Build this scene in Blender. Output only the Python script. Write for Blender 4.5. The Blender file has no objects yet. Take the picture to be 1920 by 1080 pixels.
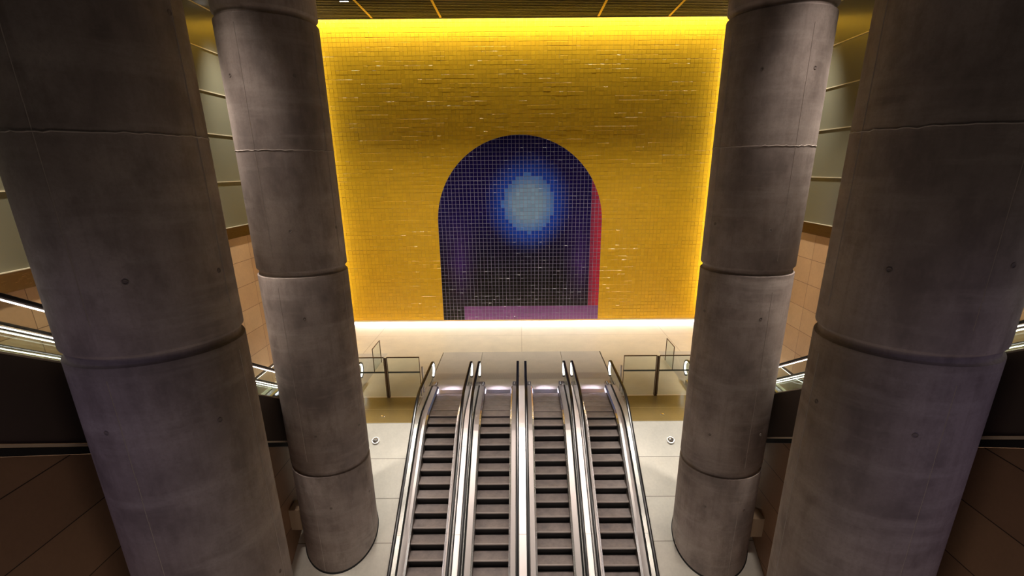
import bpy, bmesh, math, random
from mathutils import Vector, Matrix, Euler
rnd = random.Random(11)
PI = math.pi
scene = bpy.context.scene
COL = scene.collection
M30 = math.tan(math.radians(30))
EYE = 8.2                      # eye height above the concourse floor

# ------------------------------------------------------------------ helpers
class MB:
    """collects shapes, links them as ONE mesh object"""
    def __init__(s): s.v = []; s.f = []
    def add(s, vs, fs):
        o = len(s.v); s.v += [tuple(v) for v in vs]; s.f += [tuple(i + o for i in f) for f in fs]; return s
    def box(s, x0, x1, y0, y1, z0, z1):
        return s.add([(x0,y0,z0),(x1,y0,z0),(x1,y1,z0),(x0,y1,z0),(x0,y0,z1),(x1,y0,z1),(x1,y1,z1),(x0,y1,z1)],
                     [(3,2,1,0),(4,5,6,7),(0,1,5,4),(1,2,6,5),(2,3,7,6),(3,0,4,7)])
    def loft(s, rings, closed=True, caps=True):
        n = len(rings[0]); vs = [p for r in rings for p in r]; fs = []
        for i in range(len(rings) - 1):
            for j in range(n if closed else n - 1):
                a = i*n + j; b = i*n + (j+1) % n
                fs.append((a, b, b + n, a + n))
        if caps and closed:
            fs.append(tuple(range(n-1, -1, -1))); fs.append(tuple(range((len(rings)-1)*n, len(rings)*n)))
        return s.add(vs, fs)
    def cyl(s, a, b, r0, r1=None, n=16):
        r1 = r0 if r1 is None else r1
        a = Vector(a); b = Vector(b); d = (b-a).normalized()
        u = d.orthogonal().normalized(); w = d.cross(u)
        ring = lambda c, r: [c + (u*math.cos(2*PI*k/n) + w*math.sin(2*PI*k/n))*r for k in range(n)]
        return s.loft([ring(a, r0), ring(b, r1)])
    def lathe(s, o, axis, prof, n=24):
        """prof: (radius, along axis) list"""
        o = Vector(o); d = Vector(axis).normalized(); u = d.orthogonal().normalized(); w = d.cross(u)
        return s.loft([[o + d*h + (u*math.cos(2*PI*k/n) + w*math.sin(2*PI*k/n))*r for k in range(n)] for r, h in prof])
    def build(s, name, mat, parent=None, smooth=False, bevel=0.0, loc=None):
        me = bpy.data.meshes.new(name); me.from_pydata(s.v, [], s.f); me.update()
        bm = bmesh.new(); bm.from_mesh(me); bmesh.ops.recalc_face_normals(bm, faces=bm.faces)
        if bevel:
            bmesh.ops.bevel(bm, geom=[e for e in bm.edges if e.calc_face_angle(0) > .5], offset=bevel, segments=2, affect='EDGES', clamp_overlap=True)
        bm.to_mesh(me); bm.free()
        if smooth:
            me.polygons.foreach_set('use_smooth', [True]*len(me.polygons))
            me.set_sharp_from_angle(angle=math.radians(38))
        me.materials.append(mat)
        o = bpy.data.objects.new(name, me); COL.objects.link(o)
        if loc: o.location = loc
        if parent: o.parent = parent
        return o

def tag(o, label=None, cat=None, group=None, kind=None):
    if label: o['label'] = label
    if cat: o['category'] = cat
    if group: o['group'] = group
    if kind: o['kind'] = kind
    return o
def thing(name, label, cat, loc=(0,0,0), group=None):
    o = bpy.data.objects.new(name, None); COL.objects.link(o); o.location = loc
    o.empty_display_size = .3
    return tag(o, label, cat, group)
def struct(o): o['kind'] = 'structure'; return o

# ------------------------------------------------------------------ materials
def lin(c):
    return tuple(((v/255)/12.92 if v/255 <= .04045 else ((v/255+.055)/1.055)**2.4) for v in c) + (1,)
class N:
    def __init__(s, name):
        s.m = bpy.data.materials.new(name); s.m.use_nodes = True
        s.t = s.m.node_tree; s.b = s.t.nodes['Principled BSDF']
    def n(s, kind, **kw):
        x = s.t.nodes.new(kind)
        for k, v in kw.items():
            if k.startswith('i_'):
                x.inputs[k[2:].replace('_', ' ')].default_value = v
            else: setattr(x, k, v)
        return x
    def l(s, a, b): s.t.links.new(a, b)
def P(name, col, rough=.5, metal=0, spec=.5, coat=0, emis=None, es=0, trans=0, ior=1.45, alpha=None):
    n = N(name); b = n.b
    b.inputs['Base Color'].default_value = col if len(col) == 4 else tuple(col)+(1,)
    b.inputs['Roughness'].default_value = rough; b.inputs['Metallic'].default_value = metal
    b.inputs['Specular IOR Level'].default_value = spec
    b.inputs['Coat Weight'].default_value = coat; b.inputs['Coat Roughness'].default_value = .05
    b.inputs['Transmission Weight'].default_value = trans; b.inputs['IOR'].default_value = ior
    if emis: b.inputs['Emission Color'].default_value = emis if len(emis) == 4 else tuple(emis)+(1,); b.inputs['Emission Strength'].default_value = es
    return n
def ramp(n, fac, stops):
    r = n.n('ShaderNodeValToRGB'); e = r.color_ramp.elements
    while len(e) < len(stops): e.new(.5)
    for k, (p, c) in enumerate(stops): e[k].position = p; e[k].color = c if len(c) == 4 else tuple(c)+(1,)
    n.l(fac, r.inputs['Fac']); return r
def noise(n, vec, scale, detail=4, rough=.55):
    x = n.n('ShaderNodeTexNoise'); x.inputs['Scale'].default_value = scale
    x.inputs['Detail'].default_value = detail; x.inputs['Roughness'].default_value = rough
    n.l(vec, x.inputs['Vector']); return x
def mapping(n, src, scale=(1,1,1), loc=(0,0,0), rot=(0,0,0)):
    m = n.n('ShaderNodeMapping'); m.inputs['Scale'].default_value = scale; m.inputs['Location'].default_value = loc
    m.inputs['Rotation'].default_value = rot
    n.l(src, m.inputs['Vector']); return m.outputs['Vector']
def mix(n, fac, a, b, mode='MIX'):
    x = n.n('ShaderNodeMix', data_type='RGBA', blend_type=mode)
    if isinstance(fac, (int, float)): x.inputs[0].default_value = fac
    else: n.l(fac, x.inputs[0])
    for k, v in ((6, a), (7, b)):
        if isinstance(v, tuple): x.inputs[k].default_value = v
        else: n.l(v, x.inputs[k])
    return x.outputs[2]
def bump(n, h, strength=.2, dist=.01):
    b = n.n('ShaderNodeBump'); b.inputs['Strength'].default_value = strength; b.inputs['Distance'].default_value = dist
    n.l(h, b.inputs['Height']); n.l(b.outputs['Normal'], n.b.inputs['Normal'])

def mat_concrete(name, seed):
    n = P(name, (.3,.27,.25), .72, spec=.35)
    tc = n.n('ShaderNodeTexCoord').outputs['Object']
    v = mapping(n, tc, loc=(seed*3.1, seed*1.7, seed*5.3))
    big = noise(n, v, .7, 5, .6); med = noise(n, mapping(n, v, (1.3,1.3,.8)), 1.7, 7, .65)
    streak = noise(n, mapping(n, v, (7,7,.25)), 1.5, 4, .6)
    band = noise(n, mapping(n, v, (.35,.35,2.6)), 1.2, 5, .6)
    fine = noise(n, v, 26, 4, .7)
    a = ramp(n, big.outputs['Fac'], [(.30, lin((124,112,107))), (.5, lin((152,138,131))), (.70, lin((174,160,151)))])
    c = mix(n, ramp(n, med.outputs['Fac'], [(.36,(.5,.5,.5)), (.54,(0,0,0))]).outputs['Color'], a.outputs['Color'], lin((100,87,82)))
    c = mix(n, ramp(n, streak.outputs['Fac'], [(.5,(0,0,0)), (.75,(.35,.35,.35))]).outputs['Color'], c, lin((117,103,97)))
    c = mix(n, ramp(n, band.outputs['Fac'], [(.5,(0,0,0)), (.70,(.55,.55,.55))]).outputs['Color'], c, lin((178,165,156)))
    c = mix(n, ramp(n, fine.outputs['Fac'], [(.45,(0,0,0)), (.75,(.35,.35,.35))]).outputs['Color'], c, lin((120,110,104)))
    # faint pour lines of the formwork lifts
    w = n.n('ShaderNodeSeparateXYZ'); n.l(v, w.inputs[0])
    n.l(c, n.b.inputs['Base Color'])
    bump(n, fine.outputs['Fac'], .25, .004)
    return n.m
def mat_panels(name, c1, c2, joint, w, h, off_z, plane, rough=.45, mortar=.006, offset=0.0, spec=.4, jitter=.5):
    """large stone slabs on a plane ('yz' walls, 'xy' floors, 'xz')"""
    n = P(name, c1, rough, spec=spec)
    tc = n.n('ShaderNodeTexCoord').outputs['Object']
    s = n.n('ShaderNodeSeparateXYZ'); n.l(tc, s.inputs[0])
    cmb = n.n('ShaderNodeCombineXYZ')
    ax = {'yz': (1, 2), 'xy': (0, 1), 'xz': (0, 2)}[plane]
    n.l(s.outputs[ax[0]], cmb.inputs[0]); n.l(s.outputs[ax[1]], cmb.inputs[1])
    v = mapping(n, cmb.outputs[0], loc=(0, -off_z, 0))
    br = n.n('ShaderNodeTexBrick', offset=offset, squash=1)
    br.inputs['Scale'].default_value = 1; br.inputs['Brick Width'].default_value = w; br.inputs['Row Height'].default_value = h
    br.inputs['Mortar Size'].default_value = mortar; br.inputs['Mortar Smooth'].default_value = .1; br.inputs['Bias'].default_value = 0
    br.inputs['Color1'].default_value = c1; br.inputs['Color2'].default_value = c2; br.inputs['Mortar'].default_value = joint
    n.l(v, br.inputs['Vector'])
    ns = noise(n, tc, 1.3, 6, .65); f2 = noise(n, tc, 14, 4, .6)
    d = ramp(n, ns.outputs['Fac'], [(.3,(.80,.80,.80)), (.7,(1.08,1.06,1.03))])
    c = mix(n, jitter, br.outputs['Color'], d.outputs['Color'], 'MULTIPLY')
    d2 = ramp(n, f2.outputs['Fac'], [(.35,(.9,.9,.9)), (.65,(1,1,1))])
    c = mix(n, .6, c, d2.outputs['Color'], 'MULTIPLY')
    n.l(c, n.b.inputs['Base Color'])
    bump(n, br.outputs['Fac'], .3, -.004)
    return n.m
def mat_tile(name, base, var, rough=.22):
    n = P(name, base, rough, spec=.5)
    g = n.n('ShaderNodeNewGeometry')
    r = ramp(n, g.outputs['Random Per Island'], [(0, tuple(v*(1-var) for v in base[:3])), (.5, base), (1, tuple(min(1, v*(1+var)) for v in base[:3]))])
    n.l(r.outputs['Color'], n.b.inputs['Base Color'])
    return n.m
def mat_brushed(name, col, rough, axis_scale=(60,1,1), metal=1.0):
    n = P(name, col, rough, metal)
    tc = n.n('ShaderNodeTexCoord').outputs['Object']
    ns = noise(n, mapping(n, tc, axis_scale), 4, 3, .6)
    r = ramp(n, ns.outputs['Fac'], [(.3, tuple([rough*.75]*3)), (.7, tuple([rough*1.3]*3))])
    n.l(r.outputs['Color'], n.b.inputs['Roughness'])
    return n.m
def mat_tread(name, base):
    n = P(name, base, .5, .35, spec=.5)
    tc = n.n('ShaderNodeTexCoord').outputs['Object']
    w = n.n('ShaderNodeTexWave', wave_type='BANDS', bands_direction='X'); w.inputs['Scale'].default_value = 20
    n.l(tc, w.inputs['Vector'])
    ns = noise(n, tc, 3.5, 5, .7)
    c = mix(n, 1, ramp(n, ns.outputs['Fac'], [(.3,(.7,.7,.72)), (.7,(1.15,1.1,1.05))]).outputs['Color'], base, 'MULTIPLY')
    n.l(c, n.b.inputs['Base Color'])
    bump(n, w.outputs['Fac'], .5, .006)
    return n.m
def mat_glass(name, tint=(.93,.965,.945,1)):
    n = N(name); t = n.t
    tr = n.n('ShaderNodeBsdfTransparent'); tr.inputs['Color'].default_value = tint
    gl = n.n('ShaderNodeBsdfGlossy'); gl.inputs['Roughness'].default_value = .02
    lw = n.n('ShaderNodeLayerWeight'); pw = n.n('ShaderNodeMath', operation='POWER'); n.l(lw.outputs['Facing'], pw.inputs[0]); pw.inputs[1].default_value = 4.5
    fr = n.n('ShaderNodeMath', operation='MULTIPLY_ADD'); n.l(pw.outputs[0], fr.inputs[0]); fr.inputs[1].default_value = .55; fr.inputs[2].default_value = .035
    mx = n.n('ShaderNodeMixShader'); n.l(fr.outputs[0], mx.inputs[0]); n.l(tr.outputs[0], mx.inputs[1]); n.l(gl.outputs[0], mx.inputs[2])
    n.l(mx.outputs[0], t.nodes['Material Output'].inputs['Surface']); t.nodes.remove(n.b)
    return n.m
def mat_emit(name, col, s):
    return P(name, (.8,.8,.8), .4, emis=col, es=s).m

YELLOW = (.66, .385, .018, 1)
m_conc = [mat_concrete('cast_concrete_%s' % c, i) for i, c in enumerate(('a','b','c','d'))]
m_yellow = mat_tile('glazed_yellow_tile', YELLOW, .05, .20)
m_ygrout = P('yellow_grout', (.74,.50,.09), .8).m
m_mgrout = P('pale_grout', lin((140,136,162)), .8).m
m_floor = mat_panels('beige_terrazzo', lin((222,210,188)), lin((218,206,183)), lin((172,154,126)), 7.5, 4.94, 0, 'xy', .32, .012, 0, .45)
m_band = mat_panels('olive_stone', lin((150,128,82)), lin((142,120,76)), lin((190,168,118)), 8, 1.0, 15.27+.03, 'xy', .22, .012, 0, .5)
m_flank = mat_panels('pale_stone', lin((222,217,205)), lin((216,210,197)), lin((120,112,96)), 9, 1.165, 15.27, 'xy', .55, .008)
m_sand = mat_panels('peach_sandstone', lin((205,168,126)), lin((192,150,108)), lin((120,86,58)), 1.25, .87, 5.97, 'yz', .5, .008)
m_brown = mat_panels('brown_stone', lin((150,117,90)), lin((140,108,84)), lin((40,30,22)), 30, .944, -.37, 'yz', .55, .008)
m_olive = P('olive_glass_cladding', lin((104,102,86)), .14, spec=.55).m
m_seam = P('pale_metal_seam', lin((205,196,170)), .35, .4).m
m_bronze = mat_brushed('bronze_trim', lin((92,66,28)), .35, (1,1,30), .7)
m_dark = P('dark_bronze_cladding', (.10,.073,.058), .45, .3).m
m_black = P('black_gap', (.006,.006,.006), .7).m
m_ledge = P('pale_ledge', lin((200,180,155)), .4).m
m_rubber = P('handrail_rubber', (.010,.008,.008), .28, spec=.6).m
m_steel = mat_brushed('brushed_steel', (.60,.565,.54), .30, (60,1,1))
m_deck = P('satin_steel_deck', (.80,.72,.69), .34, .55).m
m_polish = P('polished_steel', (.82,.80,.80), .24, 1).m
m_inner = P('grey_inner_deck', (.40,.355,.335), .4, .5).m
m_skirt = P('skirt_panel', (.10,.075,.06), .3, .6).m
m_tread = mat_tread('grooved_tread', (.30,.255,.24,1))
m_edge = P('pale_tread_edge', (.46,.40,.375), .4, .4).m  # paler colour for the strip along each tread front
m_riser = P('dark_riser', (.008,.007,.007), .5, .2).m
m_comb = mat_brushed('comb_steel', (.58,.55,.56), .35, (60,1,1))
m_plate = mat_panels('ribbed_floor_plate', lin((198,190,178)), lin((194,186,174)), lin((140,132,124)), 9, 9, 1, 'xy', .5, .0, 0, .5)
m_glass = mat_glass('clear_glass')
m_band_glass = P('frosted_band', lin((120,122,116)), .5, spec=.5).m
m_post = mat_brushed('bronze_post', (.16,.11,.075), .35, (1,1,30))
m_led = mat_emit('white_led', (1,.87,.82), 9)
m_led_side = mat_emit('soft_white_led', (1,.90,.82), 7)
m_led_new = mat_emit('white_newel_light', (1,.93,.86), 4.0)
m_comb_led = mat_emit('violet_comb_light', (.80,.74,1.0), 7)
m_lamp = mat_emit('lamp_lens', (1,.98,.95), 12)
m_dial = P('black_button_panel', (.03,.03,.03), .2, .2).m
m_btn = P('white_button', (.8,.8,.8), .4).m
m_slat = P('dark_slat', (.022,.019,.020), .5, .2).m
m_carrier = P('yellow_carrier', (.55,.36,.05), .4, .6).m  # yellow reflected from the tiled wall is put into the rail colour
m_ceil = P('black_plenum', (.008,.008,.008), .8).m
m_stone_box = P('pale_stone_block', lin((165,142,116)), .5).m
m_seamc = P('formwork_seam', lin((176,164,155)), .8).m

# ------------------------------------------------------------------ the setting
WALL_Y = 27.16; CEIL = 14.83; WL, WR = -10.15, 10.25
T = .1982                                   # tile pitch
ARCH_R = 4.36; ARCH_S = 5.50; ARCH_X = -.04 # mosaic arch

def tile_box(mb, poly, y_front, depth, tilt=0.0, slope=0.0, chamfer=.004, top=0.0):
    """a tile: convex polygon in x,z extruded back from y_front; tilt about its middle"""
    cx = sum(p[0] for p in poly)/len(poly); cz = sum(p[1] for p in poly)/len(poly)
    n = len(poly)
    yy = lambda p: y_front + (p[1]-cz)*tilt + (p[0]-cx)*slope
    front = [(cx + (p[0]-cx)*(1-chamfer/T*2), yy(p), cz + (p[1]-cz)*(1-chamfer/T*2)) for p in poly]
    mid = [(p[0], yy(p)+chamfer, p[1]) for p in poly]
    if top:                                   # upper arris sloped wide to catch the cove light as a bright line
        zt = max(p[1] for p in poly); lean = rnd.uniform(.62, 1.05)
        front = [(x, y, z-top) if p[1] > zt-.03 else (x, y, z) for (x, y, z), p in zip(front, poly)]
        mid = [(x, y+top*lean, z) if p[1] > zt-.03 else (x, y, z) for (x, y, z), p in zip(mid, poly)]
    back = [(p[0], y_front + depth, p[1]) for p in poly]
    vs = front + mid + back
    fs = [tuple(range(n))]
    for j in range(n):
        k = (j+1) % n
        fs.append((j, j+n, k+n, k)); fs.append((j+n, j+2*n, k+2*n, k+n))
    mb.add(vs, fs)

# yellow wall: backing of grout plus glazed tiles standing slightly in and out
wb = MB(); wb.box(WL-.6, WR+.6, WALL_Y+.014, WALL_Y+.4, .13, CEIL+.75)
wall_back = struct(wb.build('wall_back', m_ygrout))
yt = MB(); g = .0042
nx = int((WR-WL+1.0)/T); x_start = ARCH_X - T*round((ARCH_X-WL+.45)/T)
nz = int((CEIL+.7-.14)/T)
def in_arch(x, z, m=0):
    if z < ARCH_S: return abs(x-ARCH_X) < ARCH_R - m
    return math.hypot(x-ARCH_X, z-ARCH_S) < ARCH_R - m
for r in range(nz):
    z0 = .14 + r*T; run = 0; off = 0
    for c in range(nx):
        x0 = x_start + c*T
        if run <= 0:
            run = rnd.choice((1,2,3,4,6,8)); off = rnd.choice((0,0,.001,.002,.005,.004))
        run -= 1
        if all(in_arch(x, z, .05) for x in (x0, x0+T) for z in (z0, z0+T)): continue
        tile_box(yt, [(x0+g, z0+g), (x0+T-g, z0+g), (x0+T-g, z0+T-g), (x0+g, z0+T-g)],
                 WALL_Y - off - rnd.random()*.001, .028, rnd.gauss(0,.012), rnd.gauss(0,.006), .002, .020 if off > .003 else 0)
o = yt.build('tile_facing', m_yellow, wall_back)

# mosaic arch, a plain tiled panel set on the yellow wall
def clip_poly(poly, px, pz, nx_, nz_):
    out = []
    for i in range(len(poly)):
        a = poly[i]; b = poly[(i+1) % len(poly)]
        da = (a[0]-px)*nx_ + (a[1]-pz)*nz_; db = (b[0]-px)*nx_ + (b[1]-pz)*nz_
        if da <= 0: out.append(a)
        if (da < 0 < db) or (db < 0 < da):
            t = da/(da-db); out.append((a[0]+(b[0]-a[0])*t, a[1]+(b[1]-a[1])*t))
    return out
mural = thing('mosaic_mural', 'tall dark indigo arched mosaic of square tiles set into the yellow wall', 'mural', (ARCH_X, WALL_Y, .13))
NSEG = 64
outline = [(-ARCH_R, 0), (ARCH_R, 0)] + [(ARCH_R*math.cos(PI*k/NSEG), ARCH_S-.13+ARCH_R*math.sin(PI*k/NSEG)) for k in range(NSEG+1)]
gb = MB(); n_ = len(outline)
gb.loft([[(x, -.013, z) for x, z in outline], [(x, .0115, z) for x, z in outline]])
gb.build('grout_bed', m_mgrout, mural)
def pal(c): return lin(c)
def mural_colour(x, z):
    """plain abstract fields: indigo ground, black foot, pale round spot, red margin, plum foot strip"""
    def mixc(a, b, t):
        t = max(0, min(1, t)); return tuple(a[i]+(b[i]-a[i])*t for i in range(3))
    ground = mixc((18,13,15), (22,14,68), (z-2.4)/3.2)
    ground = mixc(ground, (74,42,124), .75*max(0, 1-abs(abs(x)-3.3)/1.1)*max(0, 1-abs(z-3.2)/3))
    d = math.hypot((x-.45)/1.35, (z-6.35)/1.5)
    glow = mixc(ground, (26,60,160), max(0, 1.75-d)/.6)
    c = glow if d > 1.0 else mixc((124,156,188), (66,108,186), (d-.55)/.45)
    if x > 3.75 and z < 7.6: c = mixc((116,42,74), (172,42,66), (x-3.7)/.5)
    if z < .85 and x > -3.2: c = (118,72,128)
    return c
tiles = {}
for r in range(51):
    for c in range(-23, 23):
        x0 = c*T; z0 = r*T
        q = .0092; poly = [(x0+q, z0+q), (x0+T-q, z0+q), (x0+T-q, z0+T-q), (x0+q, z0+T-q)]
        S = ARCH_S-.13
        for sx in (-1, 1): poly = clip_poly(poly, sx*(ARCH_R-.004), 0, sx, 0) if poly else poly
        for k in range(NSEG):
            if not poly: break
            a = PI*(k+.5)/NSEG; rr = (ARCH_R-.004)*math.cos(PI/(2*NSEG))
            if max(p[1] for p in poly) > S:
                poly = clip_poly(poly, rr*math.cos(a), S + rr*math.sin(a), math.cos(a), math.sin(a))
        if len(poly) < 3: continue
        mx = sum(p[0] for p in poly)/len(poly); mz = sum(p[1] for p in poly)/len(poly)
        tiles[(r, c)] = (poly, mural_colour(x0+T/2, z0+T/2))
mt = MB(); cols = []
for poly, colr in tiles.values():
    f0 = len(mt.f); j = 1+rnd.gauss(0,.05)
    up = rnd.random() < .2
    tile_box(mt, poly, -.020 - (.005 if up else 0), .01, rnd.gauss(0,.006), rnd.gauss(0,.003), .002, .009 if up else 0)
    cols += [tuple(min(1, v*j) for v in pal(colr)[:3]) + (1,)]*(len(mt.f)-f0)
nm = P('mosaic_glaze', (.02,.02,.06), .18, spec=.4)
at_ = nm.n('ShaderNodeAttribute', attribute_name='glaze'); nm.l(at_.outputs['Color'], nm.b.inputs['Base Color'])
mo = mt.build('tile_field', nm.m, mural)
ca = mo.data.color_attributes.new('glaze', 'FLOAT_COLOR', 'CORNER')
for p in mo.data.polygons:
    for li in p.loop_indices: ca.data[li].color = cols[p.index]

# lip under the yellow wall and the recess that hides the floor-washing light
b = MB(); b.box(WL-.6, WR+.6, WALL_Y-.035, WALL_Y+.4, .085, .13)
struct(b.build('trim_1', P('pale_lip', lin((190,165,130)), .5).m))
b = MB(); b.box(WL-.6, WR+.6, WALL_Y+.30, WALL_Y+.4, 0, .085)
struct(b.build('baseboard_back', m_ledge))

# concourse floor, olive stone edge, pale sloping flanks beside the escalators
b = MB()
b.box(WL-.6, WR+.6, 22.2, WALL_Y+.4, -.4, 0)
b.box(WL-.3, -3.72, 17.3, 22.2, -.4, 0); b.box(3.72, WR+.3, 17.3, 22.2, -.4, 0)
struct(b.build('floor', m_floor))
for i, (x0, x1) in enumerate(((-6.5, -3.72), (3.72, 6.6))):
    b = MB(); b.box(x0, x1, 15.27, 17.3, -.4, -.001)
    struct(b.build('trim_%d' % (i+2), m_band))
for i, (x0, x1) in enumerate(((-6.55, -3.70), (3.70, 6.65))):
    y0, y1 = 3.2, 15.268; c = 17.0-EYE
    z = lambda y: -c + M30*y
    b = MB(); b.loft([[(x0,y0,z(y0)), (x1,y0,z(y0)), (x1,y0,z(y0)-.3), (x0,y0,z(y0)-.3)], [(x0,y1,z(y1)-.02), (x1,y1,z(y1)-.02), (x1,y1,z(y1)-.32), (x0,y1,z(y1)-.32)]])
    struct(b.build('floor_sloping_%s' % ('left','right')[i], m_flank))
b = MB(); b.box(-7, 7, -4, 3.2, -7.4, -6.95)
struct(b.build('floor_lower', m_floor))

# side walls: glossy olive panels over a bronze band over sandstone
SEAMS = (7.87, 9.38, 10.67, 11.95, 13.2)
for side, X, s in (('left', WL, -1), ('right', WR, 1)):
    x0, x1 = sorted((X, X+s*.3))
    b = MB(); b.box(x0, x1, 0, 26.75, -.4, 5.97)
    w = struct(b.build('wall_%s' % side, m_sand))
    b = MB(); zs = (6.34,) + SEAMS + (CEIL+.3,)
    for k in range(len(zs)-1): b.box(x0, x1, 0, 26.75, zs[k]+.012, zs[k+1]-.012)
    b.build('upper_panel', m_olive, w)
    b = MB()
    for z in SEAMS: b.box(min(X, X-s*.03), max(X, X-s*.03), 0, 26.75, z-.014, z+.014)
    b.build('panel_seam', m_seam, w)
    b = MB(); b.box(min(X-s*.05, X+s*.2), max(X-s*.05, X+s*.2), 0, 26.75, 5.97, 6.34)
    struct(b.build('trim_%d' % (4 if s < 0 else 5), m_bronze))
    b = MB(); b.box(min(X-s*.055, X), max(X-s*.055, X), 0, 26.75, 6.342, 6.36)
    b.build('pale_edge', m_seam, w)

# ceiling of dark slats hung under a black plenum
b = MB(); b.box(WL-.6, WR+.6, 9.0, WALL_Y+.4, CEIL+.75, CEIL+.95)
ceiling = struct(b.build('ceiling', m_ceil))
b = MB(); b.box(WL-.6, WR+.6, 26.48, 26.54, CEIL-.02, CEIL+.75)
b.build('cove_upstand', m_slat, ceiling)
b = MB()
y = 9.2
while y < 26.40:
    b.box(WL-.3, WR+.3, y, y+.11, CEIL, CEIL+.05); y += .22
b.build('slat_field', m_slat, ceiling)
b = MB(); b.box(WL-.3, WR+.3, 9.0, 26.47, CEIL+.3, CEIL+.32); b.build('plenum_lining', m_ceil, ceiling)
for x in (-10.0, -6.76, -3.6, 3.64, 6.9, 10.1):
    b = MB(); b.box(x-.05, x+.05, 9.2, 26.4, CEIL-.012, CEIL-.001)
    b.build('carrier_rail', m_carrier, ceiling)
lf = thing('ceiling_light', 'small bright linear light in the slatted ceiling, left end above the yellow wall', 'light', (-7.2, 23.9, CEIL))
b = MB(); b.box(-.20, .20, -.07, .07, -.03, -.002); b.build('housing', m_slat, lf)
b = MB(); b.box(-.17, .17, -.03, .03, -.036, -.031); b.build('lens', m_lamp, lf)

# ------------------------------------------------------------------ columns
def column(name_i, az, d, R, label):
    x = d*math.sin(math.radians(az)); y = d*math.cos(math.radians(az))
    o = thing('concrete_column', label, 'column', (x, y, 0), 'cast concrete columns')
    zbot = -(17.0-EYE) + M30*(y-R) - .25
    prof = []
    joints = [EYE + z for z in (-7.47, -2.24, 2.96)]
    z = zbot; N_ = 96
    seq = [(zbot, R)]
    for j in joints:
        if j > zbot + .2: seq += [(j-.075, R), (j-.055, R-.005), (j-.035, R-.045), (j-.025, R-.05), (j+.045, R-.05), (j+.06, R-.04), (j+.095, R-.004), (j+.105, R)]
    seq += [(CEIL+.6, R)]
    b = MB(); b.loft([[(r*math.cos(2*PI*k/N_), r*math.sin(2*PI*k/N_), h) for k in range(N_)] for h, r in seq])
    b.build('shaft', m_conc[name_i], o, smooth=True)
    # formwork seams: a thin raised bead running up the face
    face = math.atan2(-y, -x)
    for da in (.62 if az < 0 else -.62, -.95 if az < 0 else .95):
        b = MB(); a = face - da; pts = []
        zz = zbot + .3
        while zz < CEIL:
            skip = any(abs(zz-j) < .16 for j in joints)
            pts.append((zz, skip)); zz += .35
        for (za, s1), (zb, s2) in zip(pts, pts[1:]):
            if s1 or s2: continue
            wob = rnd.gauss(0,.0012)
            u = Vector((math.cos(a+wob), math.sin(a+wob), 0)); t = Vector((-u.y, u.x, 0))
            w = .009
            ring = lambda zc: [u*(R-.01)+t*w+Vector((0,0,zc)), u*(R+.008)+Vector((0,0,zc)), u*(R-.01)-t*w+Vector((0,0,zc))]
            b.loft([ring(za), ring(zb)])
        b.build('formwork_seam', m_seamc, o)
    lz = joints[1]+2.66; lb = MB(); ringn = 96
    wob = [rnd.gauss(0,.006) for _ in range(ringn)]
    lb.loft([[((R+dr)*math.cos(2*PI*k/ringn), (R+dr)*math.sin(2*PI*k/ringn), lz+dz+wob[k]) for k in range(ringn)] for dr, dz in ((-.01,-.012), (.008,-.004), (.008,.004), (-.01,.012))])
    lb.build('lift_line', m_seamc, o)
    sb = MB(); c_ = 17.0-EYE                   # dark sealant where the shaft meets the slope
    sb.loft([[((R+dr)*math.cos(2*PI*k/ringn), (R+dr)*math.sin(2*PI*k/ringn), -c_ + M30*(y + (R+dr)*math.sin(2*PI*k/ringn)) + dz) for k in range(ringn)] for dr, dz in ((-.02,-.03), (.022,-.03), (.018,.022), (-.02,.03))])
    sb.build('base_seal', m_black, o)
    # tie holes: shallow plugged cones
    b_list = []
    for lvl in (joints[1]-1.0, joints[1]-4.1, joints[1]+1.0, joints[1]+4.1, joints[0]-1.0, joints[2]+.6):
        for da in ((-.8, .35) if rnd.random() < .5 else (-.25, .9)):
            if lvl < zbot+.5: continue
            a = face + da + rnd.gauss(0,.06); u = Vector((math.cos(a), math.sin(a), 0))
            mb = MB(); mb.lathe(u*(R-.004) + Vector((0,0,lvl+rnd.gauss(0,.05))), u, [(.036, 0), (.036,.008), (.026,.010), (.020,.0045), (.0005,.0045)], 14)
            mb.build('tie_hole', m_tie, o)
    return o
m_tie = P('tie_plug', lin((122,110,104)), .8).m
column(0, -37.4, 8.55, 1.086, 'massive grey concrete column nearest the camera on the left, bluish and fading dark upward')
column(1, -23.7, 13.2, 1.020, 'grey concrete column left of the four escalators, standing on the pale slope')
column(2, 38.9, 8.55, 1.094, 'massive grey concrete column nearest the camera on the right, its outer side bluish')
column(3, 24.47, 13.05, 1.046, 'grey concrete column right of the four escalators, standing on the pale slope')

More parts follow.
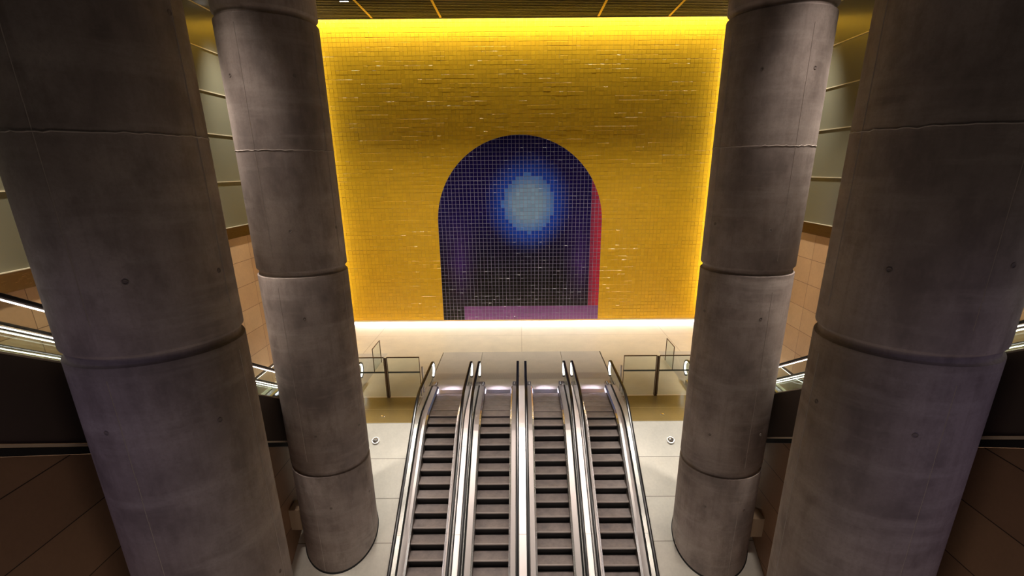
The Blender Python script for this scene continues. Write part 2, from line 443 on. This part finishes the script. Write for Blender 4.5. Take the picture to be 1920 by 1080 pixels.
# ------------------------------------------------------------------ escalators
R_T = .65
def hpath(d):
    if d < -R_T: return 0.0
    if d > R_T: return d*M30
    return M30*(d+R_T)**2/(4*R_T)
def escalator(cx, sgn, y0, label, group, ymin, glass_sides=(-1, 1), step_phase=0.0, steps_from=None, comb=17.6, plate_far=22.2, half=.92, outer=False):
    o = thing('escalator', label, 'escalator', (cx, comb, 0), group)
    H = lambda y: sgn*hpath(y0 - y)
    oy = comb
    def L(x, y, z): return (x, y-oy, z)
    def ys_to(yend, step=.25):
        out = [ymin]; y = ymin
        while y < y0-1.2: y += 1.2; out.append(min(y, y0-1.2))
        y = out[-1]
        while y < yend-1e-6: y = min(y+step, yend); out.append(y)
        return out
    def sweep(prof, yend, name, mat, smooth=False, zmin=None):
        mb = MB(); rings = []
        for y in ys_to(yend):
            rings.append([L(x, y, H(y)+z if zmin is None else max(H(y)+z, zmin)) for x, z in prof])
        mb.loft(rings); return mb.build(name, mat, o, smooth)
    END = 18.35
    RH = .32                                   # newel radius
    HT = 1.0
    for s in (-1, 1):
        q = lambda a, b, z0, z1: [(s*a, z0), (s*b, z0), (s*b, z1), (s*a, z1)]
        sweep(q(.503, .515, -.30, .085), 17.95, 'skirt_panel', m_skirt)
        sweep([(s*.503,.086), (s*.515,.086), (s*.56,.118), (s*.56,.128), (s*.503,.098)], 18.0, 'skirt_edge', m_polish)
        sweep([(s*.56,.09), (s*.725,.09), (s*.725,.145), (s*.56,.128)], 18.05, 'inner_deck', m_inner)
        sweep(q(.727, .748, .09, .165), 18.3, 'base_rail', m_black)
        # glass with a rounded newel end
        mb = MB(); rings = []
        yl = ys_to(END) + [END + RH*math.sin(PI/2*k/8)*.97 for k in range(1, 9)]
        for y in yl:
            if y <= END: zt = H(y)+HT-.03; zb = H(y)+.13
            else:
                hh = math.sqrt(max(0, RH*RH - (y-END)**2)); zt = HT-RH+hh-.02; zb = max(.13, HT-RH-hh+.02)
                if zt < zb: zt = zb+.01
            rings.append([L(s*.759, y, zb), L(s*.771, y, zb), L(s*.771, y, zt), L(s*.759, y, zt)])
        mb.loft(rings); mb.build('glass_panel', m_glass, o)
        # handrail along the top, round the newel and back under
        cl = [(y, H(y)+HT) for y in ys_to(END)] + [(END+RH*math.sin(a), HT-RH+RH*math.cos(a)) for a in [PI*.97*k/16 for k in range(1, 17)]]
        def tube(width, height, off, mat, name, pts, dx=0.0):
            mb = MB(); rings = []
            for i, (y, z) in enumerate(pts):
                a = pts[max(0, i-1)]; c = pts[min(len(pts)-1, i+1)]
                t = Vector((0, c[0]-a[0], c[1]-a[1])).normalized(); nrm = Vector((0, -t.z, t.y))
                ctr = Vector((s*.765+dx, y, z)) + nrm*off
                sec = []
                for k in range(12):
                    a_ = 2*PI*k/12; cu = math.copysign(abs(math.cos(a_))**.6, math.cos(a_)); su = math.copysign(abs(math.sin(a_))**.6, math.sin(a_))
                    sec.append(ctr + Vector((1,0,0))*cu*width/2 + nrm*su*height/2)
                rings.append([L(p.x, p.y, p.z) for p in sec])
            mb.loft(rings); return mb.build(name, mat, o, True)
        tube(.10, .048, 0, m_rubber, 'handrail', cl)
        tube(.05, .03, -.037, m_polish, 'handrail_guide', cl)
        tube(.030 if sgn < 0 else .016, .014, -.060, m_led if sgn < 0 else m_led_side, 'led_strip', [p for p in cl[:len(ys_to(END))]])
        tube(.074, .03, -.062, m_led_new, 'newel_light', cl[len(ys_to(END))-2:])
        # end box with its buttons
        mb = MB(); mb.box(min(s*.545, s*.79), max(s*.545, s*.79), 17.98-oy, 18.36-oy, 0, .17); nb = mb.build('newel_base', m_steel, o, bevel=.02)
        mb = MB(); mb.box(min(s*.575, s*.665), max(s*.575, s*.665), 18.0-oy, 18.30-oy, .1705, .176); pn = mb.build('button_panel', m_dial, o)
        for yy in (18.06, 18.14, 18.23):
            mb = MB(); mb.cyl((s*.62, yy-oy, .1762), (s*.62, yy-oy, .183), .026, n=12); mb.build('button', m_btn, pn)
        mb = MB(); mb.box(min(s*.497, s*.502), max(s*.497, s*.502), 17.56-oy, 17.92-oy, .012, .045); mb.build('comb_light', m_comb_led, o)
    # steps: the tread of each is level, its front drops to the next
    k = 0; y = y0 - .0 + step_phase
    ystart = 17.55
    n0 = math.floor((ystart - y)/.4)
    y = y + n0*.4
    cnt = 0
    while y > (steps_from or ymin) and cnt < 60:
        z = H(y); zback = H(y+.4)
        mb = MB()
        yb = min(y+.392, comb+.01)
        mb.box(-.5, .5, y-oy, yb-oy, z-.045, z)
        st = mb.build('step', m_tread, o)
        eb = MB(); eb.box(-.5, .5, y-.002-oy, y+.022-oy, z-.03, z+.0012); eb.build('front_edge', m_edge, st)
        zn = H(y-.4)
        drop = abs(z-zn)
        if sgn < 0:
            mb = MB()
            rr = [[(x_, y+.012+.05*math.sin(PI/2*t)-oy if False else y+.015-oy+.02*t, z-.046-(drop+.02)*t) for x_ in (-.497, .497)] for t in (0,.25,.5,.75,1)]
            vs = [p for r_ in rr for p in r_]; vs += [(p[0], p[1]+.03, p[2]) for p in vs]
            fs = []
            for i in range(4):
                a = 2*i; fs.append((a, a+1, a+3, a+2)); a += 10; fs.append((a, a+2, a+3, a+1))
            mb.add(vs, fs); mb.build('riser', m_riser, st)
        y -= .4; cnt += 1
    # comb and floor plate at the landing
    mb = MB(); mb.box(-.5, .5, 0, .32, -.03, .006)
    for i in range(40): mb.box(-.49+i*.0247, -.49+i*.0247+.012, -.05, 0, -.02, .002)
    mb.build('comb_plate', m_comb, o)
    mb = MB(); mb.box(-half+.004, half-.004, .321, plate_far-oy, -.03, .004)
    fp = mb.build('floor_plate', m_plate, o)
    mb = MB()
    for i in range(58):
        x_ = -.82 + i*.0288; mb.box(x_, x_+.010, 1.35, 2.0, .004, .0065)
    mb.build('ribbed_strip', m_inner, fp)
    return o

CG = 'escalators going down from the landing'
cent = [(-2.772, 'far left one of the four central escalators, dark steps, glass side towards the pale slope', .02),
        (-.924, 'second central escalator from the left, just left of the wide middle deck', .0),
        (.905, 'third central escalator from the left, just right of the wide middle deck', -.11),
        (2.752, 'far right one of the four central escalators, dark steps, glass side towards the pale slope', -.13)]
for cx, lab, ph in cent:
    escalator(cx, -1, 15.38, lab, CG, 8.0, step_phase=ph)
# deck covers between and beside the central escalators
def cover(name, x0, x1, mat, label):
    mb = MB(); rings = []
    y = 8.0; H = lambda y: -hpath(15.38-y)
    ys = [8.0, 9.5, 11, 12.5, 14.0] + [14.0+.2*k for k in range(1, 20)] + [17.96]
    for y in ys: rings.append([(x0, y, H(y)+.02), (x1, y, H(y)+.02), (x1, y, H(y)+.16), (x0, y, H(y)+.16)])
    mb.loft(rings)
    o = mb.build(name, mat, None); tag(o, label, 'deck', 'steel decks along the central escalators')
    for yj in (9.6, 11.9, 14.4):
        jb = MB(); z = H(yj)+.1605; dz = M30*.006
        jb.add([(x0+.004, yj-.006, z-dz), (x1-.004, yj-.006, z-dz), (x1-.004, yj+.006, z+dz+.0005), (x0+.004, yj+.006, z+dz+.0005),
                (x0+.004, yj-.006, z-dz-.003), (x1-.004, yj-.006, z-dz-.003), (x1-.004, yj+.006, z+dz-.003), (x0+.004, yj+.006, z+dz-.003)],
               [(0,1,2,3),(7,6,5,4),(0,4,5,1),(1,5,6,2),(2,6,7,3),(3,7,4,0)])
        jb.build('cover_joint', m_inner, o)
    return o
cover('deck_cover', -1.99+.005, -1.706, m_deck, 'pale steel deck between the first and second central escalators from the left')
cover('deck_cover', -.142, .123, m_deck, 'wide brushed steel deck in the middle, between the two pairs of escalators')
cover('deck_cover', 1.687, 1.97, m_deck, 'pale steel deck between the third and fourth central escalators from the left')
cover('deck_cover', -3.70, -3.555, m_deck, 'narrow steel deck outside the far left central escalator, edging the pale slope')
cover('deck_cover', 3.535, 3.70, m_deck, 'narrow steel deck outside the far right central escalator, edging the pale slope')

# side escalators climbing towards the camera, beyond the columns
SG = 'side escalators climbing beside the walls'
for side, s, xi, wallx in (('left', -1, -6.42, WL), ('right', 1, 6.56, WR)):
    for k in range(2):
        cx = xi + s*(.765 + 1.84*k)
        lab = ('side escalator on the %s, behind the columns, with white light lines and dark cladding' if k == 0
               else 'side escalator on the %s nearest the stone wall, beyond the clad one') % side
        escalator(cx, 1, 16.02, lab, SG, 3.0, step_phase=.1, steps_from=8.0, plate_far=22.1, half=.86)
    H = lambda y: hpath(16.02-y)
    xo, xn = xi + s*(-.005), xi + s*.02
    # dark cladding on the flank of the inner one: a thing fixed to the building
    cl = thing('escalator_cladding', 'dark bronze cladding with a pale bottom edge under the %s side escalator' % side, 'cladding', (xi, 14.0, 0))
    ys = [3.0, 5, 7, 9, 11, 13, 14.0, 14.8, 15.2, 15.6, 16.0, 16.4, 16.8, 17.2]
    def strip(x0, x1, za, zb, name, mat, ylist=ys, floor=.0):
        mb = MB(); mb.loft([[(x0-xi, y-14, max(floor, H(y)+za)), (x1-xi, y-14, max(floor, H(y)+za)), (x1-xi, y-14, max(floor+.02, H(y)+zb)), (x0-xi, y-14, max(floor+.02, H(y)+zb))] for y in ylist])
        return mb.build(name, mat, cl)
    strip(xi-s*.02, xi-s*.06, -1.08, .17, 'side_panel', m_dark, floor=.003)
    strip(xi-s*.085, xi-s*.0, -1.13, -1.085, 'pale_edge', m_ledge, [3.0, 6, 9, 12, 13.9], -9)
    strip(xi-s*-.03, xi-s*-.10, -1.26, -1.135, 'shadow_gap', m_black, [3.0, 6, 9, 12, 13.7], -9)
    strip(xi-s*.015, xi-s*.075, .175, .20, 'top_deck', m_ledge, floor=.024)
    # brown stone wall below
    X0 = xi + s*.10; b = MB()
    yl = [(3.0, H(3.0)-1.27), (13.6, H(13.6)-1.27), (15.26, 0-.41), (15.26, -1.0), (3.0, -7.2)]
    b.loft([[(X0, y, z) for y, z in yl], [(X0+s*.2, y, z) for y, z in yl]])
    struct(b.build('wall_%s_lower' % side, m_brown))
    # block between wall and column
    z0, z1 = (-1.38, -.73) if s < 0 else (-1.56, -.97)
    kx, ky, kr = (-5.306, 12.087, 1.02) if s < 0 else (5.406, 11.878, 1.046)
    ya = ky-.49; plan = [(X0-s*.004, ya), (X0-s*.004, ky-.02)]
    plan += [(kx + s*math.sqrt((kr+.004)**2-(yy-ky)**2), yy) for yy in (ky-.02, ky-.15, ky-.27, ky-.38, ya)]
    b = MB(); b.loft([[(x, y, z0) for x, y in plan], [(x, y, z1) for x, y in plan]])
    tag(b.build('stone_block', m_stone_box, None), 'pale stone block jutting from the brown wall behind the %s inner column' % side, 'block')

# ------------------------------------------------------------------ glass screens on the floor edge
for side, s, xa, xm, xb in (('left', -1, -6.36, -5.08, -3.76), ('right', 1, 6.44, 5.08, 3.75)):
    t = thing('glass_screen', 'tall glass screen with bronze frame at the floor edge %s of the escalators' % side, 'screen', (xm, 17.32, 0))
    b = MB(); b.box(-.035, .035, -.03, .03, 0, 1.6); b.build('post', m_post, t)
    b = MB(); b.box(-.06, .06, -.05, .05, 0, .012); b.build('post_foot', m_post, t)
    for x0, x1 in ((xa, xm), (xm, xb)):
        l, r = sorted((x0-xm, x1-xm)); l += .05; r -= .05
        b = MB(); b.box(l, r, -.006, .006, .03, 1.6); p = b.build('glass_pane', m_glass, t)
        b = MB(); b.box(l, r, -.018, .018, 1.6, 1.632); b.build('top_rail', m_post, t)
        b = MB(); b.box(l, r, .008, .014, .985, 1.05); b.build('frosted_band', m_band_glass, p)
        b = MB(); b.box(l, l+.022, -.014, .014, .03, 1.6); b.box(r-.022, r, -.014, .014, .03, 1.6); b.build('edge_frame', m_post, t)
    b = MB(); e = xb-xm
    b.box(min(e, e-s*.06), max(e, e-s*.06), -.03, .03, .2, 1.25); b.build('clamp_rail', m_steel, t)
    # low end panel on the side landing
    X = xi = (-6.32 if s < 0 else 6.46)
    t = thing('end_panel', 'small glass end panel with thin frame standing on the %s side landing' % side, 'panel', (X, 20.4, .0045))
    b = MB(); b.box(-.005, .005, -.55, .55, .02, 1.02); b.build('glass_pane', m_glass, t)
    b = MB(); b.box(-.014, .014, -.58, -.55, 0, 1.05); b.box(-.014, .014, .55, .58, 0, 1.05); b.box(-.014, .014, -.58, .58, 1.02, 1.05)
    b.build('frame', m_post, t)

# round fittings in the slope and small studs in the olive stone
nrm = Vector((0, -math.sin(math.radians(30)), math.cos(math.radians(30))))
for side, x, y in (('left', -4.887, 14.66), ('right', 4.923, 14.6)):
    z = -(17.0-EYE) + M30*y
    t = thing('slope_light', 'round steel light set in the pale slope %s of the escalators' % side, 'light', (x, y, z))
    b = MB(); b.lathe((0,0,0), nrm, [(.125,-.05), (.125,.03), (.118,.042), (.104,.042), (.100,.015), (.001,.015)], 28); b.build('rim', m_polish, t, True)
    b = MB(); b.lathe((0,0,0), nrm, [(.095,.016), (.085,.045), (.055,.066), (.001,.074)], 24); b.build('dome', m_steel, t, True)
    b = MB(); b.box(-.088, .088, -.012, .012, .07, .08); d = b.build('slot_bar', m_dial, t); d.rotation_euler = (math.radians(30), 0, .5)
for side, x in (('left', -4.9), ('right', 4.93)):
    b = MB(); b.lathe((0,0,0), (0,0,1), [(.07,-.002), (.07,.01), (.06,.022), (.03,.028), (.001,.029)], 20)
    o = b.build('floor_stud', m_polish, None, True, loc=(x, 15.74, 0)); tag(o, 'small round metal stud in the olive stone edge %s of the escalators' % side, 'stud')

# ------------------------------------------------------------------ light
def lamp(name, kind, loc, energy, col, rot=(0,0,0), **kw):
    d = bpy.data.lights.new(name, kind); d.energy = energy; d.color = col
    for k, v in kw.items(): setattr(d, k, v)
    o = bpy.data.objects.new(name, d); COL.objects.link(o); o.location = loc; o.rotation_euler = rot
    return o
def aim(o, tgt):
    o.rotation_euler = (Vector(tgt)-o.location).to_track_quat('-Z', 'Y').to_euler(); return o
XM = (WL+WR)/2
# cove in the ceiling slot, washing down the tiles
aim(lamp('cove_light', 'AREA', (XM, 26.72, CEIL+.35), 720, (1,.92,.76), shape='RECTANGLE', size=20.2, size_y=.16), (XM, 27.05, CEIL-2))
# strip under the lip, washing the floor
aim(lamp('plinth_light', 'AREA', (XM, WALL_Y+.10, .075), 620, (1,.92,.80), shape='RECTANGLE', size=20.2, size_y=.05), (XM, WALL_Y-1.0, -.22))
# upright strips in the recesses at both ends of the yellow wall
for s, X in ((-1, WL), (1, WR)):
    aim(lamp('recess_light', 'AREA', (X+s*.12, 26.93, 7.4), 260, (1,.92,.76), shape='RECTANGLE', size=.12, size_y=13.5), (X-s*1.0, 27.2, 7.4))
# downlights in the slatted ceiling over slope and side escalators
for s in (-1, 1):
    aim(lamp('slope_downlight', 'SPOT', (s*4.7, 15.6, CEIL-.1), 7500, (1,.95,.87), spot_size=math.radians(20), spot_blend=.9, shadow_soft_size=.12), (s*4.7, 14.2, -.6))
    for yy in (6.5, 10.5, 14.5, 18.5):
        aim(lamp('wall_washer', 'SPOT', (s*8.6, yy, CEIL-.1), 5200, (1,.93,.82), spot_size=math.radians(48), spot_blend=1, shadow_soft_size=.15), (s*10.2, yy+.6, 3.6))
aim(lamp('landing_fill', 'AREA', (XM, 21.5, CEIL-.06), 480, (1,.91,.78), shape='RECTANGLE', size=18.5, size_y=.3, spread=math.radians(62)), (XM, 26.3, 0))  # added fill, standing in for floor bounce on the lower wall
aim(lamp('escalator_downlight', 'SPOT', (0, 14.0, CEIL-.1), 5500, (1,.90,.82), spot_size=math.radians(36), spot_blend=.9, shadow_soft_size=.2), (0, 12.5, -1.5))
for s in (-1, 1):
    aim(lamp('column_fill', 'SPOT', (s*8.4, 11.4, CEIL-.1), 5200, (1,.90,.80), spot_size=math.radians(27), spot_blend=1, shadow_soft_size=.2), (s*5.9, 11.6, 5.6))  # added spots to brighten the columns, in place of side-wall bounce
    aim(lamp('column_fill', 'SPOT', (s*6.3, 9.2, CEIL-.1), 1700, (1,.88,.79), spot_size=math.radians(40), spot_blend=1, shadow_soft_size=.3), (s*5.5, 11.2, 4.0))
    aim(lamp('column_fill', 'SPOT', (s*7.6, 9.6, CEIL-.1), 1300, (1,.90,.80), spot_size=math.radians(60), spot_blend=.9, shadow_soft_size=.2), (s*5.8, 8.2, 3.5))
for cx, lab, ph in cent:
    for s in (-1, 1):
        aim(lamp('comb_spot', 'SPOT', (cx+s*.70, 18.15, .55), 70, (.78,.72,1.0), spot_size=math.radians(60), spot_blend=1, shadow_soft_size=.03), (cx-s*.2, 17.90, 0))
# hall light from the lower level and the street side behind the camera
aim(lamp('lower_hall_light', 'AREA', (0, 2.0, -5.0), 240, (1,.84,.72), shape='RECTANGLE', size=8, size_y=3), (0, 9, 1))
for s in (-1, 1):
    aim(lamp('entrance_light', 'SPOT', (s*6.8, -1.5, 5.4), 260, (.68,.60,1.0), spot_size=math.radians(56), spot_blend=1.0, shadow_soft_size=.8), (s*6.0, 6.0, 4.4))

w = bpy.data.worlds.new('hall_air'); scene.world = w; w.use_nodes = True
bg = w.node_tree.nodes['Background']; bg.inputs['Color'].default_value = (1.0,.86,.78,1); bg.inputs['Strength'].default_value = .022

# ------------------------------------------------------------------ camera
cam = bpy.data.cameras.new('camera'); co = bpy.data.objects.new('camera', cam); COL.objects.link(co)
cam.sensor_width = 36; cam.lens = 935/1920*36; cam.shift_x = -18/1920; cam.shift_y = 94/1920
cam.clip_start = .1; cam.clip_end = 200
th = math.radians(18.7)
co.matrix_world = Matrix.Translation((0, 0, EYE)) @ Matrix.Rotation(PI/2 - th, 4, 'X') @ Matrix.Rotation(-.0078, 4, 'Z')
scene.camera = co
scene.view_settings.view_transform = 'Standard'; scene.view_settings.look = 'None'
scene.view_settings.exposure = 0; scene.view_settings.gamma = 1
